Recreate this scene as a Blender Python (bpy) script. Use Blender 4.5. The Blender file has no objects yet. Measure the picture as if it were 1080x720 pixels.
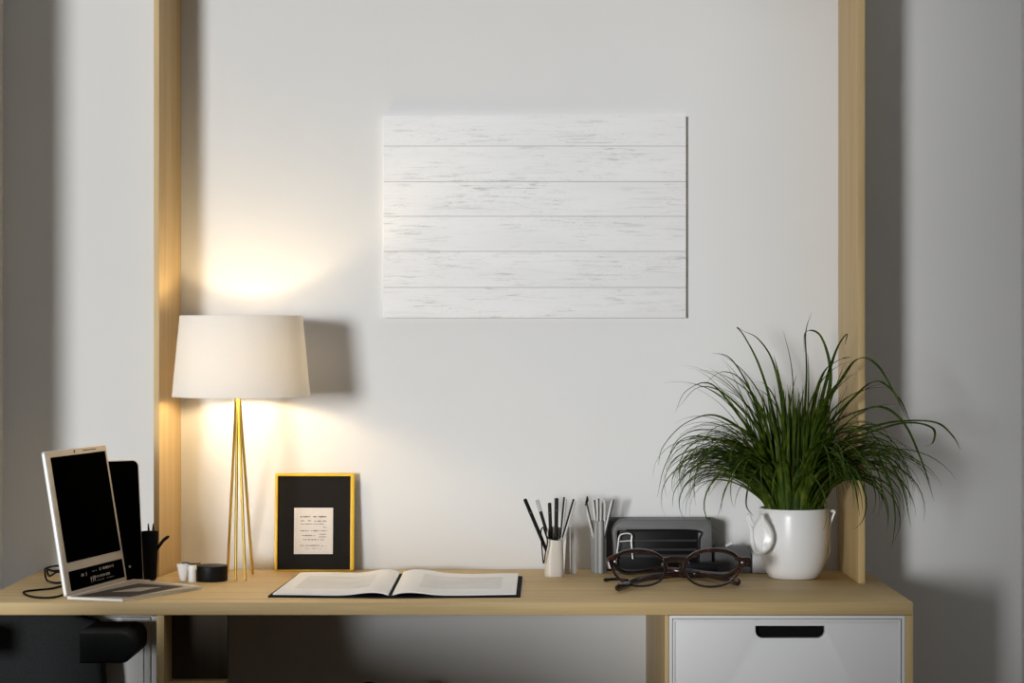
import bpy, bmesh, math, random
from mathutils import Vector, Matrix

S = bpy.context.scene
COL = S.collection
F, CZ, CD = 2270.0, 1.268, 4.8          # focal length in pixels, eye height, distance from the back wall
PI = math.pi


def P(px, py, d):
    """point at distance d from the camera plane"""
    return Vector(((px - 540) * d / F, d - CD, CZ - (py - 355) * d / F))


def D(px, py, z=0.75):
    """point on the horizontal plane z"""
    d = (CZ - z) * F / (py - 355)
    return Vector(((px - 540) * d / F, d - CD, z))


# ------------------------------------------------------------------ materials
def nt(name):
    m = bpy.data.materials.new(name)
    m.use_nodes = True
    n = m.node_tree
    b = n.nodes['Principled BSDF']
    return m, n, b


def setv(b, **k):
    names = dict(col='Base Color', rough='Roughness', metal='Metallic', spec='Specular IOR Level',
                 trans='Transmission Weight', alpha='Alpha', coat='Coat Weight', ior='IOR')
    for a, v in k.items():
        b.inputs[names[a]].default_value = (*v, 1) if a == 'col' else v


def noise(n, scale=(1, 1, 1), s=5.0, detail=4.0, rough=0.55, dist=0.0, coord='Object', rot=(0, 0, 0)):
    tc = n.nodes.new('ShaderNodeTexCoord')
    mp = n.nodes.new('ShaderNodeMapping')
    mp.inputs['Scale'].default_value = scale
    mp.inputs['Rotation'].default_value = rot
    nz = n.nodes.new('ShaderNodeTexNoise')
    nz.inputs['Scale'].default_value = s
    nz.inputs['Detail'].default_value = detail
    nz.inputs['Roughness'].default_value = rough
    nz.inputs['Distortion'].default_value = dist
    n.links.new(tc.outputs[coord], mp.inputs[0])
    n.links.new(mp.outputs[0], nz.inputs['Vector'])
    return nz.outputs['Fac']


def ramp(n, src, stops, interp='LINEAR'):
    r = n.nodes.new('ShaderNodeValToRGB')
    r.color_ramp.interpolation = interp
    el = r.color_ramp.elements
    while len(el) < len(stops):
        el.new(0.5)
    for e, (p, c) in zip(el, stops):
        e.position = p
        e.color = (*c, 1)
    n.links.new(src, r.inputs[0])
    return r.outputs[0]


def bump(n, b, src, strength=0.1, dist=0.001):
    bp = n.nodes.new('ShaderNodeBump')
    bp.inputs['Strength'].default_value = strength
    bp.inputs['Distance'].default_value = dist
    n.links.new(src, bp.inputs['Height'])
    n.links.new(bp.outputs[0], b.inputs['Normal'])


def mat_plain(name, col, rough=0.5, metal=0.0, var=0.06, s=30.0, **k):
    m, n, b = nt(name)
    setv(b, rough=rough, metal=metal, **k)
    f = noise(n, s=s, detail=3)
    lo = tuple(c * (1 - var) for c in col)
    hi = tuple(min(1, c * (1 + var)) for c in col)
    n.links.new(ramp(n, f, [(0.3, lo), (0.7, hi)]), b.inputs['Base Color'])
    return m


def mat_wood(name, axis, dark, mid, light, rough=0.45):
    """pale wood, the grain running along axis"""
    m, n, b = nt(name)
    setv(b, rough=rough, spec=0.35)
    sc = {'x': (1.2, 22, 22), 'y': (22, 1.2, 22), 'z': (22, 22, 1.2)}[axis]
    big = noise(n, sc, s=1.3, detail=5, rough=0.6, dist=0.6)
    sc2 = {'x': (3, 160, 160), 'y': (160, 3, 160), 'z': (160, 160, 3)}[axis]
    fine = noise(n, sc2, s=2.0, detail=3, rough=0.6)
    c1 = ramp(n, big, [(0.25, dark), (0.5, mid), (0.75, light)])
    c2 = ramp(n, fine, [(0.25, (0.80, 0.78, 0.74)), (0.6, (1, 1, 1))])
    mx = n.nodes.new('ShaderNodeMix')
    mx.data_type = 'RGBA'
    mx.blend_type = 'MULTIPLY'
    mx.inputs[0].default_value = 0.55
    n.links.new(c1, mx.inputs[6])
    n.links.new(c2, mx.inputs[7])
    n.links.new(mx.outputs[2], b.inputs['Base Color'])
    bump(n, b, fine, 0.12, 0.0006)
    return m


M = {}
M['wall'] = mat_plain('wall_paint', (0.74, 0.74, 0.735), 0.9, var=0.012, s=3, spec=0.2)
M['floor'] = mat_wood('floor_wood', 'x', (0.10, 0.075, 0.05), (0.14, 0.10, 0.07), (0.17, 0.125, 0.085), 0.5)
WD, WM, WL = (0.50, 0.345, 0.155), (0.60, 0.43, 0.205), (0.68, 0.505, 0.26)
M['wood_x'] = mat_wood('oak_top', 'x', WD, WM, WL, 0.55)
M['wood_z'] = mat_wood('oak_upright', 'z', WD, WM, WL, 0.5)
M['dark_wood'] = mat_wood('dark_brown_wood', 'z', (0.035, 0.024, 0.012), (0.05, 0.034, 0.017), (0.065, 0.045, 0.022), 0.6)  # dark brown in the colour itself, so the cubby panel comes out dark
M['white_lacquer'] = mat_plain('white_lacquer', (0.80, 0.80, 0.79), 0.45, var=0.01, s=4)
M['black'] = mat_plain('black_plastic', (0.008, 0.008, 0.009), 0.45, var=0.1, spec=0.18)
M['black_matte'] = mat_plain('black_matte', (0.006, 0.006, 0.007), 0.8, var=0.1, spec=0.1)
M['black_fabric'] = mat_plain('black_upholstery', (0.016, 0.017, 0.018), 0.85, var=0.2, s=300, spec=0.25)
M['screen'] = mat_plain('screen_glass', (0.001, 0.001, 0.001), 0.3, var=0.02, spec=0.0)
M['silver'] = mat_plain('silver_aluminium', (0.40, 0.375, 0.35), 0.42, metal=0.4, var=0.03)
M['silver_bright'] = mat_plain('bright_aluminium', (0.88, 0.87, 0.85), 0.4, metal=0.2, var=0.02)
M['marks'] = mat_plain('screen_marks', (0.32, 0.32, 0.32), 0.6)
M['keys'] = mat_plain('keyboard_dark', (0.03, 0.026, 0.022), 0.6, spec=0.2)
M['gold'] = mat_plain('brass', (0.80, 0.56, 0.13), 0.28, metal=1.0, var=0.05)
M['yellow'] = mat_plain('yellow_lacquer', (0.80, 0.50, 0.02), 0.35, var=0.03)
M['mat_board'] = mat_plain('black_mount', (0.015, 0.013, 0.012), 0.7, var=0.08, spec=0.08)
M['paper'] = mat_plain('cream_paper', (0.72, 0.66, 0.60), 0.9, var=0.04, s=60)
M['paper_edge'] = mat_plain('white_paper', (0.82, 0.80, 0.78), 0.9, var=0.02)
M['ink'] = mat_plain('ink', (0.05, 0.045, 0.04), 0.9)
M['page'] = mat_plain('page_paper', (0.90, 0.90, 0.90), 0.8, var=0.012, s=12)
M['print'] = mat_plain('page_print', (0.76, 0.77, 0.775), 0.7, var=0.07, s=14)
M['ceramic'] = mat_plain('white_ceramic', (0.83, 0.83, 0.83), 0.3, var=0.01, s=5)
M['soil'] = mat_plain('potting_soil', (0.03, 0.022, 0.015), 0.95, var=0.4, s=120)
M['beige'] = mat_plain('beige_stoneware', (0.66, 0.61, 0.54), 0.4, var=0.03)
M['pale'] = mat_plain('pale_grey_plastic', (0.58, 0.58, 0.57), 0.45, var=0.03)
M['grey'] = mat_plain('grey_plastic', (0.12, 0.122, 0.122), 0.5, var=0.05)
M['grey_mid'] = mat_plain('mid_grey_metal', (0.25, 0.25, 0.245), 0.45, metal=0.1, var=0.05)
M['grey_dark'] = mat_plain('dark_grey_plastic', (0.05, 0.05, 0.052), 0.5, var=0.06, spec=0.3)
M['grey_light'] = mat_plain('light_grey_card', (0.42, 0.41, 0.40), 0.6, var=0.05)


def mat_tortoise():
    m, n, b = nt('tortoise_acetate')
    setv(b, rough=0.16, coat=0.4)
    f = noise(n, (14, 14, 14), s=2.2, detail=3, dist=1.0)
    n.links.new(ramp(n, f, [(0.35, (0.007, 0.003, 0.003)), (0.55, (0.022, 0.007, 0.005)), (0.75, (0.12, 0.035, 0.015))]),
                b.inputs['Base Color'])
    return m


M['tortoise'] = mat_tortoise()


def mat_lens():
    m, n, b = nt('clear_lens')
    out = n.nodes['Material Output']
    tr = n.nodes.new('ShaderNodeBsdfTransparent')
    tr.inputs[0].default_value = (0.90, 0.90, 0.91, 1)
    gl = n.nodes.new('ShaderNodeBsdfGlossy')
    gl.inputs['Roughness'].default_value = 0.03
    fr = n.nodes.new('ShaderNodeFresnel')
    fr.inputs[0].default_value = 1.35
    mx = n.nodes.new('ShaderNodeMixShader')
    n.links.new(fr.outputs[0], mx.inputs[0])
    n.links.new(tr.outputs[0], mx.inputs[1])
    n.links.new(gl.outputs[0], mx.inputs[2])
    n.links.new(mx.outputs[0], out.inputs[0])
    return m


M['lens'] = mat_lens()


def mat_shade():
    m, n, b = nt('lamp_shade_fabric')
    setv(b, rough=0.8, spec=0.2)
    out = n.nodes['Material Output']
    f = noise(n, (1, 1, 1), s=400, detail=2)
    c = ramp(n, f, [(0.3, (0.92, 0.91, 0.89)), (0.7, (0.95, 0.94, 0.92))])
    n.links.new(c, b.inputs['Base Color'])
    tl = n.nodes.new('ShaderNodeBsdfTranslucent')
    tl.inputs[0].default_value = (0.95, 0.90, 0.80, 1)
    mx = n.nodes.new('ShaderNodeMixShader')
    mx.inputs[0].default_value = 0.18
    n.links.new(b.outputs[0], mx.inputs[1])
    n.links.new(tl.outputs[0], mx.inputs[2])
    n.links.new(mx.outputs[0], out.inputs[0])
    return m


M['shade'] = mat_shade()


def mat_bulb(strength):
    m, n, b = nt('glowing_bulb')
    setv(b, col=(1, 0.9, 0.7))
    b.inputs['Emission Color'].default_value = (1.0, 0.75, 0.43, 1)
    b.inputs['Emission Strength'].default_value = strength
    return m


M['bulb'] = mat_bulb(140.0)


def mat_grass():
    m, n, b = nt('grass_blade')
    setv(b, rough=0.5, spec=0.22)
    out = n.nodes['Material Output']
    f = noise(n, (30, 30, 6), s=3.0, detail=3)
    c = ramp(n, f, [(0.25, (0.012, 0.030, 0.002)), (0.5, (0.036, 0.070, 0.004)), (0.75, (0.125, 0.165, 0.014))])
    n.links.new(c, b.inputs['Base Color'])
    tl = n.nodes.new('ShaderNodeBsdfTranslucent')
    n.links.new(c, tl.inputs[0])
    mx = n.nodes.new('ShaderNodeMixShader')
    mx.inputs[0].default_value = 0.15
    n.links.new(b.outputs[0], mx.inputs[1])
    n.links.new(tl.outputs[0], mx.inputs[2])
    n.links.new(mx.outputs[0], out.inputs[0])
    return m


M['grass'] = mat_grass()


def mat_planks(zs):
    """whitewashed boards: zs = world heights of the joints"""
    m, n, b = nt('whitewashed_boards')
    setv(b, rough=0.7, spec=0.25)
    L = n.links.new

    def math_(op, a, c=None):
        q = n.nodes.new('ShaderNodeMath')
        q.operation = op
        for i, v in enumerate((a, c)):
            if v is None:
                continue
            if isinstance(v, (int, float)):
                q.inputs[i].default_value = v
            else:
                L(v, q.inputs[i])
        return q.outputs[0]
    tc = n.nodes.new('ShaderNodeTexCoord')
    sp = n.nodes.new('ShaderNodeSeparateXYZ')
    L(tc.outputs['Object'], sp.inputs[0])
    z = sp.outputs['Z']
    line, pid = None, None
    for zz in zs:
        dd = math_('ABSOLUTE', math_('SUBTRACT', z, zz))
        l = math_('LESS_THAN', dd, 0.0009)
        line = l if line is None else math_('MAXIMUM', line, l)
        g = math_('GREATER_THAN', z, zz)
        pid = g if pid is None else math_('ADD', pid, g)
    cb = n.nodes.new('ShaderNodeCombineXYZ')
    L(math_('ADD', sp.outputs['X'], math_('MULTIPLY', pid, 3.7)), cb.inputs[0])
    L(math_('MULTIPLY', pid, 2.3), cb.inputs[1])
    L(z, cb.inputs[2])

    def nz(scale, s, detail, rough, dist):
        mp = n.nodes.new('ShaderNodeMapping')
        mp.inputs['Scale'].default_value = scale
        L(cb.outputs[0], mp.inputs[0])
        q = n.nodes.new('ShaderNodeTexNoise')
        q.inputs['Scale'].default_value = s
        q.inputs['Detail'].default_value = detail
        q.inputs['Roughness'].default_value = rough
        q.inputs['Distortion'].default_value = dist
        L(mp.outputs[0], q.inputs['Vector'])
        return q.outputs['Fac']
    streak = nz((5, 1, 90), 2.2, 7, 0.75, 0.8)
    patch = nz((4, 1, 12), 1.6, 4, 0.6, 0.4)
    speck = nz((60, 1, 200), 2.0, 4, 0.7, 0.0)
    a = ramp(n, streak, [(0.535, (0, 0, 0)), (0.64, (1, 1, 1))])
    p = ramp(n, patch, [(0.42, (0, 0, 0)), (0.62, (1, 1, 1))])
    s2 = ramp(n, speck, [(0.55, (0, 0, 0)), (0.68, (1, 1, 1))])
    wear = math_('MINIMUM', math_('ADD', math_('MULTIPLY', a, math_('ADD', math_('MULTIPLY', p, 0.75), 0.22)),
                                  math_('MULTIPLY', s2, math_('MULTIPLY', p, 0.5))), 1.0)
    tone = nz((1.5, 1, 10), 2.0, 3, 0.5, 0.0)
    base = ramp(n, tone, [(0.3, (0.845, 0.845, 0.85)), (0.7, (0.90, 0.90, 0.90))])
    m1 = n.nodes.new('ShaderNodeMix')
    m1.data_type = 'RGBA'
    L(math_('MULTIPLY', wear, 0.62), m1.inputs[0])
    L(base, m1.inputs[6])
    m1.inputs[7].default_value = (0.30, 0.30, 0.30, 1)
    m2 = n.nodes.new('ShaderNodeMix')
    m2.data_type = 'RGBA'
    L(math_('MULTIPLY', line, 0.6), m2.inputs[0])
    L(m1.outputs[2], m2.inputs[6])
    m2.inputs[7].default_value = (0.30, 0.30, 0.30, 1)
    L(m2.outputs[2], b.inputs['Base Color'])
    return m


# ------------------------------------------------------------------ mesh helpers
def box(bm, x0, x1, y0, y1, z0, z1, bev=0.0, seg=2):
    r = bmesh.ops.create_cube(bm, size=1.0)
    vs = r['verts']
    for v in vs:
        v.co = Vector((x0 + (v.co.x + 0.5) * (x1 - x0), y0 + (v.co.y + 0.5) * (y1 - y0), z0 + (v.co.z + 0.5) * (z1 - z0)))
    if bev > 0:
        es = list({e for v in vs for e in v.link_edges})
        bmesh.ops.bevel(bm, geom=es, offset=bev, segments=seg, affect='EDGES', profile=0.5)
    return bm


def B(*a, **k):
    return box(bmesh.new(), *a, **k)


def tube(bm, pts, r, n=8, closed=False, caps=True, flat=1.0):
    """sweep a circle (or an ellipse, flat = second axis ratio) along pts; r scalar or list"""
    pts = [Vector(p) for p in pts]
    N = len(pts)
    rs = r if isinstance(r, (list, tuple)) else [r] * N
    tang = []
    for i in range(N):
        a = pts[i - 1] if (i > 0 or closed) else pts[i]
        c = pts[(i + 1) % N] if (i < N - 1 or closed) else pts[i]
        tang.append((c - a).normalized())
    up = Vector((0, 0, 1)) if abs(tang[0].z) < 0.9 else Vector((0, 1, 0))
    u = tang[0].cross(up).normalized()
    rings = []
    for i in range(N):
        u = (u - tang[i] * u.dot(tang[i])).normalized()
        w = tang[i].cross(u)
        rings.append([bm.verts.new(pts[i] + (u * math.cos(2 * PI * k / n) + w * flat * math.sin(2 * PI * k / n)) * rs[i])
                      for k in range(n)])
    for i in range(N if closed else N - 1):
        A_, C_ = rings[i], rings[(i + 1) % N]
        for k in range(n):
            bm.faces.new((A_[k], A_[(k + 1) % n], C_[(k + 1) % n], C_[k]))
    if caps and not closed:
        bm.faces.new(rings[0][::-1])
        bm.faces.new(rings[-1])
    bmesh.ops.recalc_face_normals(bm, faces=bm.faces[:])
    return bm


def T(*a, **k):
    return tube(bmesh.new(), *a, **k)


def smooth_path(pts, n=8, closed=False):
    """Catmull-Rom through pts"""
    pts = [Vector(p) for p in pts]
    N = len(pts)
    out = []
    for i in range(N if closed else N - 1):
        if closed:
            a, b, c, d = pts[i - 1], pts[i], pts[(i + 1) % N], pts[(i + 2) % N]
        else:
            b, c = pts[i], pts[i + 1]
            a = pts[i - 1] if i > 0 else b * 2 - c
            d = pts[i + 2] if i + 2 < N else c * 2 - b
        for k in range(n):
            t = k / n
            out.append(0.5 * ((2 * b) + (c - a) * t + (2 * a - 5 * b + 4 * c - d) * t * t + (3 * b - a - 3 * c + d) * t ** 3))
    if not closed:
        out.append(pts[-1])
    return out


def lathe(bm, prof, cx, cy, n=40, closed=False):
    rings = []
    for r, z in prof:
        if r < 1e-6:
            rings.append([bm.verts.new((cx, cy, z))])
        else:
            rings.append([bm.verts.new((cx + r * math.cos(2 * PI * k / n), cy + r * math.sin(2 * PI * k / n), z)) for k in range(n)])
    R = list(zip(rings, rings[1:]))
    if closed:
        R.append((rings[-1], rings[0]))
    for a, b in R:
        for k in range(n):
            k2 = (k + 1) % n
            if len(a) == 1 and len(b) == 1:
                continue
            if len(a) == 1:
                bm.faces.new((a[0], b[k], b[k2]))
            elif len(b) == 1:
                bm.faces.new((a[k], a[k2], b[0]))
            else:
                bm.faces.new((a[k], a[k2], b[k2], b[k]))
    bmesh.ops.recalc_face_normals(bm, faces=bm.faces[:])
    return bm


def LT(*a, **k):
    return lathe(bmesh.new(), *a, **k)


def plate(loops, t, mtx, bev=0.0):
    """flat plate with holes: loops[0] the outline, others holes, thickness t, placed by mtx (its z is the thickness)"""
    cu = bpy.data.curves.new('outline', 'CURVE')
    cu.dimensions = '2D'
    cu.fill_mode = 'BOTH'
    cu.extrude = t / 2 - bev
    cu.bevel_depth = bev
    cu.bevel_resolution = 2
    if bev:
        cu.offset = -bev
    for lp in loops:
        s = cu.splines.new('POLY')
        s.points.add(len(lp) - 1)
        for p, q in zip(s.points, lp):
            p.co = (q[0], q[1], 0, 1)
        s.use_cyclic_u = True
    o = bpy.data.objects.new('outline', cu)
    COL.objects.link(o)
    dg = bpy.context.evaluated_depsgraph_get()
    me = bpy.data.meshes.new_from_object(o.evaluated_get(dg))
    bm = bmesh.new()
    bm.from_mesh(me)
    bpy.data.objects.remove(o)
    bpy.data.curves.remove(cu)
    bpy.data.meshes.remove(me)
    bmesh.ops.remove_doubles(bm, verts=bm.verts[:], dist=1e-6)
    bmesh.ops.transform(bm, matrix=mtx, verts=bm.verts[:])
    bmesh.ops.recalc_face_normals(bm, faces=bm.faces[:])
    return bm


def rrect(x0, x1, y0, y1, r, n=6, corners=(1, 1, 1, 1)):
    """rounded rectangle; corners: (x0y0, x1y0, x1y1, x0y1)"""
    out = []
    for (cx, cy, a0, on) in ((x0, y0, PI, corners[0]), (x1, y0, 1.5 * PI, corners[1]), (x1, y1, 0, corners[2]), (x0, y1, 0.5 * PI, corners[3])):
        if not on or r <= 0:
            out.append((cx, cy))
            continue
        mx = cx + r if cx == x0 else cx - r
        my = cy + r if cy == y0 else cy - r
        for k in range(n + 1):
            a = a0 + 0.5 * PI * k / n
            out.append((mx + r * math.cos(a), my + r * math.sin(a)))
    return out


def basis(o, ex, ey):
    """matrix taking local x,y,z to ex, ey, ex x ey at origin o"""
    ex, ey = Vector(ex).normalized(), Vector(ey)
    ey = (ey - ex * ey.dot(ex)).normalized()
    ez = ex.cross(ey)
    m = Matrix((ex, ey, ez)).transposed().to_4x4()
    m.translation = Vector(o)
    return m


def front(y):
    """local x,y -> world x,z at depth y, thickness along y"""
    return Matrix(((1, 0, 0, 0), (0, 0, -1, y), (0, 1, 0, 0), (0, 0, 0, 1)))


def obj(name, bm, m, parent=None, smooth=True, angle=35):
    me = bpy.data.meshes.new(name)
    if smooth:
        for f in bm.faces:
            f.smooth = True
        ca = math.radians(angle)
        for e in bm.edges:
            if len(e.link_faces) == 2 and e.calc_face_angle(0) > ca:
                e.smooth = False
    bm.to_mesh(me)
    bm.free()
    me.materials.append(M[m] if isinstance(m, str) else m)
    o = bpy.data.objects.new(name, me)
    COL.objects.link(o)
    if parent is not None:
        o.parent = parent
        if parent.parent is None:
            o.location = -parent.location
        # meshes are written in world coordinates; every parent keeps an unrotated frame
    return o


def tag(o, label, cat, group=None):
    o['label'] = label
    o['category'] = cat
    if group:
        o['group'] = group
    return o


def thing(name, label, cat, loc=(0, 0, 0), group=None):
    o = bpy.data.objects.new(name, None)
    o.empty_display_size = 0.05
    COL.objects.link(o)
    o.location = loc
    return tag(o, label, cat, group)


def single(name, bm, m, label, cat, group=None, **k):
    return tag(obj(name, bm, m, **k), label, cat, group)


def struct(name, bm, m):
    o = obj(name, bm, m, smooth=False)
    o['kind'] = 'structure'
    return o


# ------------------------------------------------------------------ the room
XL, XR = -1.134, 1.136
struct('floor', B(-4.0, 1.4, -8.0, 0.1, -0.1, 0.0), 'floor')
struct('wall_back', B(XL - 0.15, XR + 0.15, 0.0, 0.12, 0.0, 2.9), 'wall')
struct('wall_right', B(XR, XR + 0.15, -0.70, 0.0, 0.0, 2.9), 'wall')
bm = bmesh.new()                                   # left wall; added opening, unseen, its sill heights stepped to shape the sunlight
SILL, Y0, YM, YN, Y1 = 0.79, -0.30, -1.50, -3.35, -4.86
box(bm, XL - 0.15, XL, Y0, 0.0, 0.0, 2.9)
box(bm, XL - 0.15, XL, YN, YM, 0.0, SILL)
box(bm, XL - 0.15, XL, Y1, YN, 0.0, 0.62)
box(bm, XL - 0.15, XL, YM, Y0, 0.0, 0.08)
box(bm, XL - 0.15, XL, -6.6, Y1, 0.0, 2.9)
box(bm, XL - 0.15, XL, Y1, Y0, 2.6, 2.9)
struct('wall_left', bm, 'wall')

# ------------------------------------------------------------------ the desk
TZ = 0.75
DX0, DX1, DY = -1.047, 0.783, -0.6
desk = thing('desk', 'long pale oak desk along the back wall with a white drawer at its right end', 'desk', (-0.13, -0.3, 0))
obj('desktop', B(DX0, DX1, DY, -0.002, TZ - 0.025, TZ, bev=0.0015), 'wood_x', desk)
obj('side_panel', B(DX1 - 0.0155, DX1, DY + 0.0005, -0.002, 0.0, TZ - 0.0252, bev=0.001), 'wood_z', desk)
obj('divider_panel', B(0.2985, 0.3065, DY + 0.0005, -0.002, 0.0, TZ - 0.0252, bev=0.001), 'wood_z', desk)
obj('divider_panel', B(-0.694, -0.679, DY + 0.0005, -0.002, 0.0, TZ - 0.0252, bev=0.001), 'wood_z', desk)
# cubby beside the left divider
obj('cubby_panel', B(-0.6788, -0.568, -0.505, -0.49, 0.50, TZ - 0.0252), 'dark_wood', desk)['label'] = 'dark brown panel'
obj('cubby_shelf', B(-0.6788, -0.566, -0.56, -0.5055, 0.568, 0.586, bev=0.001), 'wood_x', desk)


def white_front(x0, x1, z0, z1, yf, parent, lip, hole=None, name='drawer'):
    """inset front with a stepped moulding; hole = rounded grip cut through it"""
    fr = plate([rrect(x0, x1, z0, z1, 0), rrect(x0 + lip, x1 - lip, z0 + lip, z1 - lip, 0)], 0.012, front(yf + 0.006), 0.0008)
    obj('face_frame', fr, 'white_lacquer', parent)
    g = 0.0012
    i0, i1, k0, k1 = x0 + lip + g, x1 - lip - g, z0 + lip + g, z1 - lip - g
    loops = [rrect(i0, i1, k0, k1, 0)]
    if hole:
        loops.append(rrect(*hole, corners=(1, 1, 0, 0)))
    d = obj(name, plate(loops, 0.014, front(yf + 0.0095), 0.0008), 'white_lacquer', parent)
    mo = plate([rrect(i0 + 0.001, i1 - 0.001, k0 + 0.001, k1 - 0.001, 0), rrect(i0 + 0.004, i1 - 0.004, k0 + 0.004, k1 - 0.004, 0)],
               0.004, front(yf + 0.0015), 0.001)
    obj('moulding', mo, 'white_lacquer', d)
    return d


zt = TZ - 0.026
dr = white_front(0.307, 0.767, 0.40, zt, DY, desk, 0.006,
                 hole=((797 - 540) * 4.2 / F, (870 - 540) * 4.2 / F, CZ - (673 - 355) * 4.2 / F, CZ - (660 - 355) * 4.2 / F, 0.014))
g = bmesh.new()
box(g, 0.307, 0.767, DY + 0.019, DY + 0.03, 0.40, zt)
obj('grip_dark_sheet', g, 'black_matte', dr)  # black sheet behind the grip cut, standing in for the shade inside
white_front(0.307, 0.767, 0.03, 0.398, DY, desk, 0.006)
obj('drawer_box', B(0.308, 0.766, DY + 0.04, -0.01, 0.02, zt), 'white_lacquer', desk)

cab = thing('low_cabinet', 'low white cabinet under the left end of the desk behind the black chair', 'cabinet', (-0.85, -0.21, 0))
obj('carcass', B(-1.02, -0.697, -0.41, -0.004, 0.0, 0.70, bev=0.002), 'white_lacquer', cab)
white_front(-1.02, -0.735, 0.02, 0.698, -0.426, cab, 0.012, name='door')
obj('filler_strip', B(-0.7345, -0.697, -0.422, -0.411, 0.0, 0.70, bev=0.001), 'white_lacquer', cab)

# ------------------------------------------------------------------ the alcove frame standing on the desk
fr = thing('alcove_frame', 'tall pale oak frame standing on the desk against the back wall', 'frame', (0, -0.14, TZ))
def prism(c, z0, z1):
    bm = bmesh.new()
    lo = [bm.verts.new((x, y, z0)) for x, y in c]
    hi = [bm.verts.new((x, y, z1)) for x, y in c]
    bm.faces.new(lo[::-1])
    bm.faces.new(hi)
    for k in range(len(c)):
        k2 = (k + 1) % len(c)
        bm.faces.new((lo[k], lo[k2], hi[k2], hi[k]))
    bmesh.ops.recalc_face_normals(bm, faces=bm.faces[:])
    bmesh.ops.bevel(bm, geom=bm.edges[:], offset=0.001, segments=2, affect='EDGES')
    return bm


# the left upright is the shallower one and splays outwards a little
obj('side_panel', prism([(-0.7726, -0.16), (-0.7604, -0.16), (-0.738, -0.001), (-0.7502, -0.001)], TZ, 2.30), 'wood_z', fr)
obj('side_panel', B(0.7275, 0.7415, -0.28, -0.001, TZ, 2.30, bev=0.001), 'wood_z', fr)
obj('top_panel', prism([(-0.7600, -0.16), (0.7273, -0.28), (0.7273, -0.001), (-0.7378, -0.001)], 2.286, 2.30), 'wood_x', fr)

# ------------------------------------------------------------------ whitewashed board on the wall
zj = [CZ - (y - 355) * 4.786 / F for y in (154, 191.5, 228, 265, 303)]
M['planks'] = mat_planks(zj)
a, b2 = P(404.5, 335, 4.786), P(723.5, 122, 4.786)
single('wall_board', B(a.x, b2.x, -0.0145, -0.0006, a.z, b2.z, bev=0.0008), 'planks',
       'wide whitewashed plank board hung on the wall inside the oak frame', 'wall art')

# ------------------------------------------------------------------ lamp
LX, LY = -0.5805, -0.185
lamp = thing('table_lamp', 'table lamp with white drum shade on thin splayed brass legs', 'lamp', (LX, LY, TZ))
zb_, zt_ = 1.1400, 1.3130
rb_, rt_ = 0.1475, 0.1310
th = 0.0015
prof = [(rb_, zb_), (rt_, zt_), (rt_ - th, zt_), (rb_ - th, zb_)]
obj('lamp_shade', LT(prof, LX, LY, 96, closed=True), 'shade', lamp, angle=60)
nx = Vector((LX - 0.008, LY, 1.150))
for k, foot in enumerate((D(248.5, 612.5), D(258.6, 612.5), D(266.5, 605), D(240, 604))):
    off = Vector(((foot.x - nx.x) * 0.10, (foot.y - nx.y) * 0.10, 0))
    top = nx + off
    mid = (top + foot) / 2 + (nx - (top + foot) / 2) * Vector((0.05, 0.05, 0)).length * 0.2
    pts = smooth_path([top, top.lerp(foot, 0.35), top.lerp(foot, 0.7), foot + Vector((0, 0, 0.0005))], 5)
    obj('leg', T(pts, 0.0031, 10), 'gold', lamp)
obj('socket', LT([(0, 1.142), (0.012, 1.142), (0.013, 1.150), (0.013, 1.178), (0, 1.178)], LX - 0.004, LY, 24), 'gold', lamp)
ring = bmesh.new()
for k in range(3):
    an = 2 * PI * k / 3 + 0.5
    tube(ring, [(LX - 0.004, LY, 1.160), (LX + 0.1435 * math.cos(an), LY + 0.1435 * math.sin(an), 1.160)], 0.0012, 6)
obj('shade_carrier', ring, 'gold', lamp)
zb = 1.206
bulb = obj('bulb', LT([(0, zb - 0.027)] + [(0.022 * math.sin(PI * k / 12), zb - 0.022 * math.cos(PI * k / 12)) for k in range(1, 12)] + [(0, zb + 0.022)], LX - 0.004, LY, 24), 'bulb', lamp)

# ------------------------------------------------------------------ yellow picture frame with a note
pf = thing('picture_frame', 'yellow picture frame with a black mount and small printed note, leaning on the wall', 'picture frame', (-0.43, -0.03, TZ))
dF = 4.766
fw, fh = (373.5 - 289.5) * dF / F, (600.5 - 498) * dF / F
o0 = Vector(((289.5 - 540) * dF / F, -0.0365, TZ + 0.0005))
tilt = Vector((0, 0.09, 1)).normalized()
bs = basis(o0, (1, 0, 0), tilt)
sh = Matrix.Translation
obj('moulding', plate([rrect(0, fw, 0, fh, 0), rrect(0.0066, fw - 0.0085, 0.002, fh - 0.0066, 0)], 0.014, bs, 0.0012), 'yellow', pf)
mt = obj('mount', plate([rrect(0.0064, fw - 0.0083, 0.0018, fh - 0.0064, 0)], 0.006, bs @ sh((0, 0, -0.0015))), 'mat_board', pf)


def fl(px, py):
    return ((px - 289.5) * dF / F, (600.5 - py) * dF / F)


(n0x, n0y), (n1x, n1y) = fl(310, 583), fl(351, 534.5)
nb = obj('note_edge', plate([rrect(n0x, n1x, n0y, n1y, 0)], 0.001, bs @ sh((0, 0, 0.0021))), 'paper_edge', mt)
obj('note_paper', plate([rrect(n0x + 0.0013, n1x - 0.0013, n0y + 0.0013, n1y - 0.0013, 0)], 0.0007, bs @ sh((0, 0, 0.0027))), 'paper', mt)
rnd = random.Random(5)
ink = bmesh.new()


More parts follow.
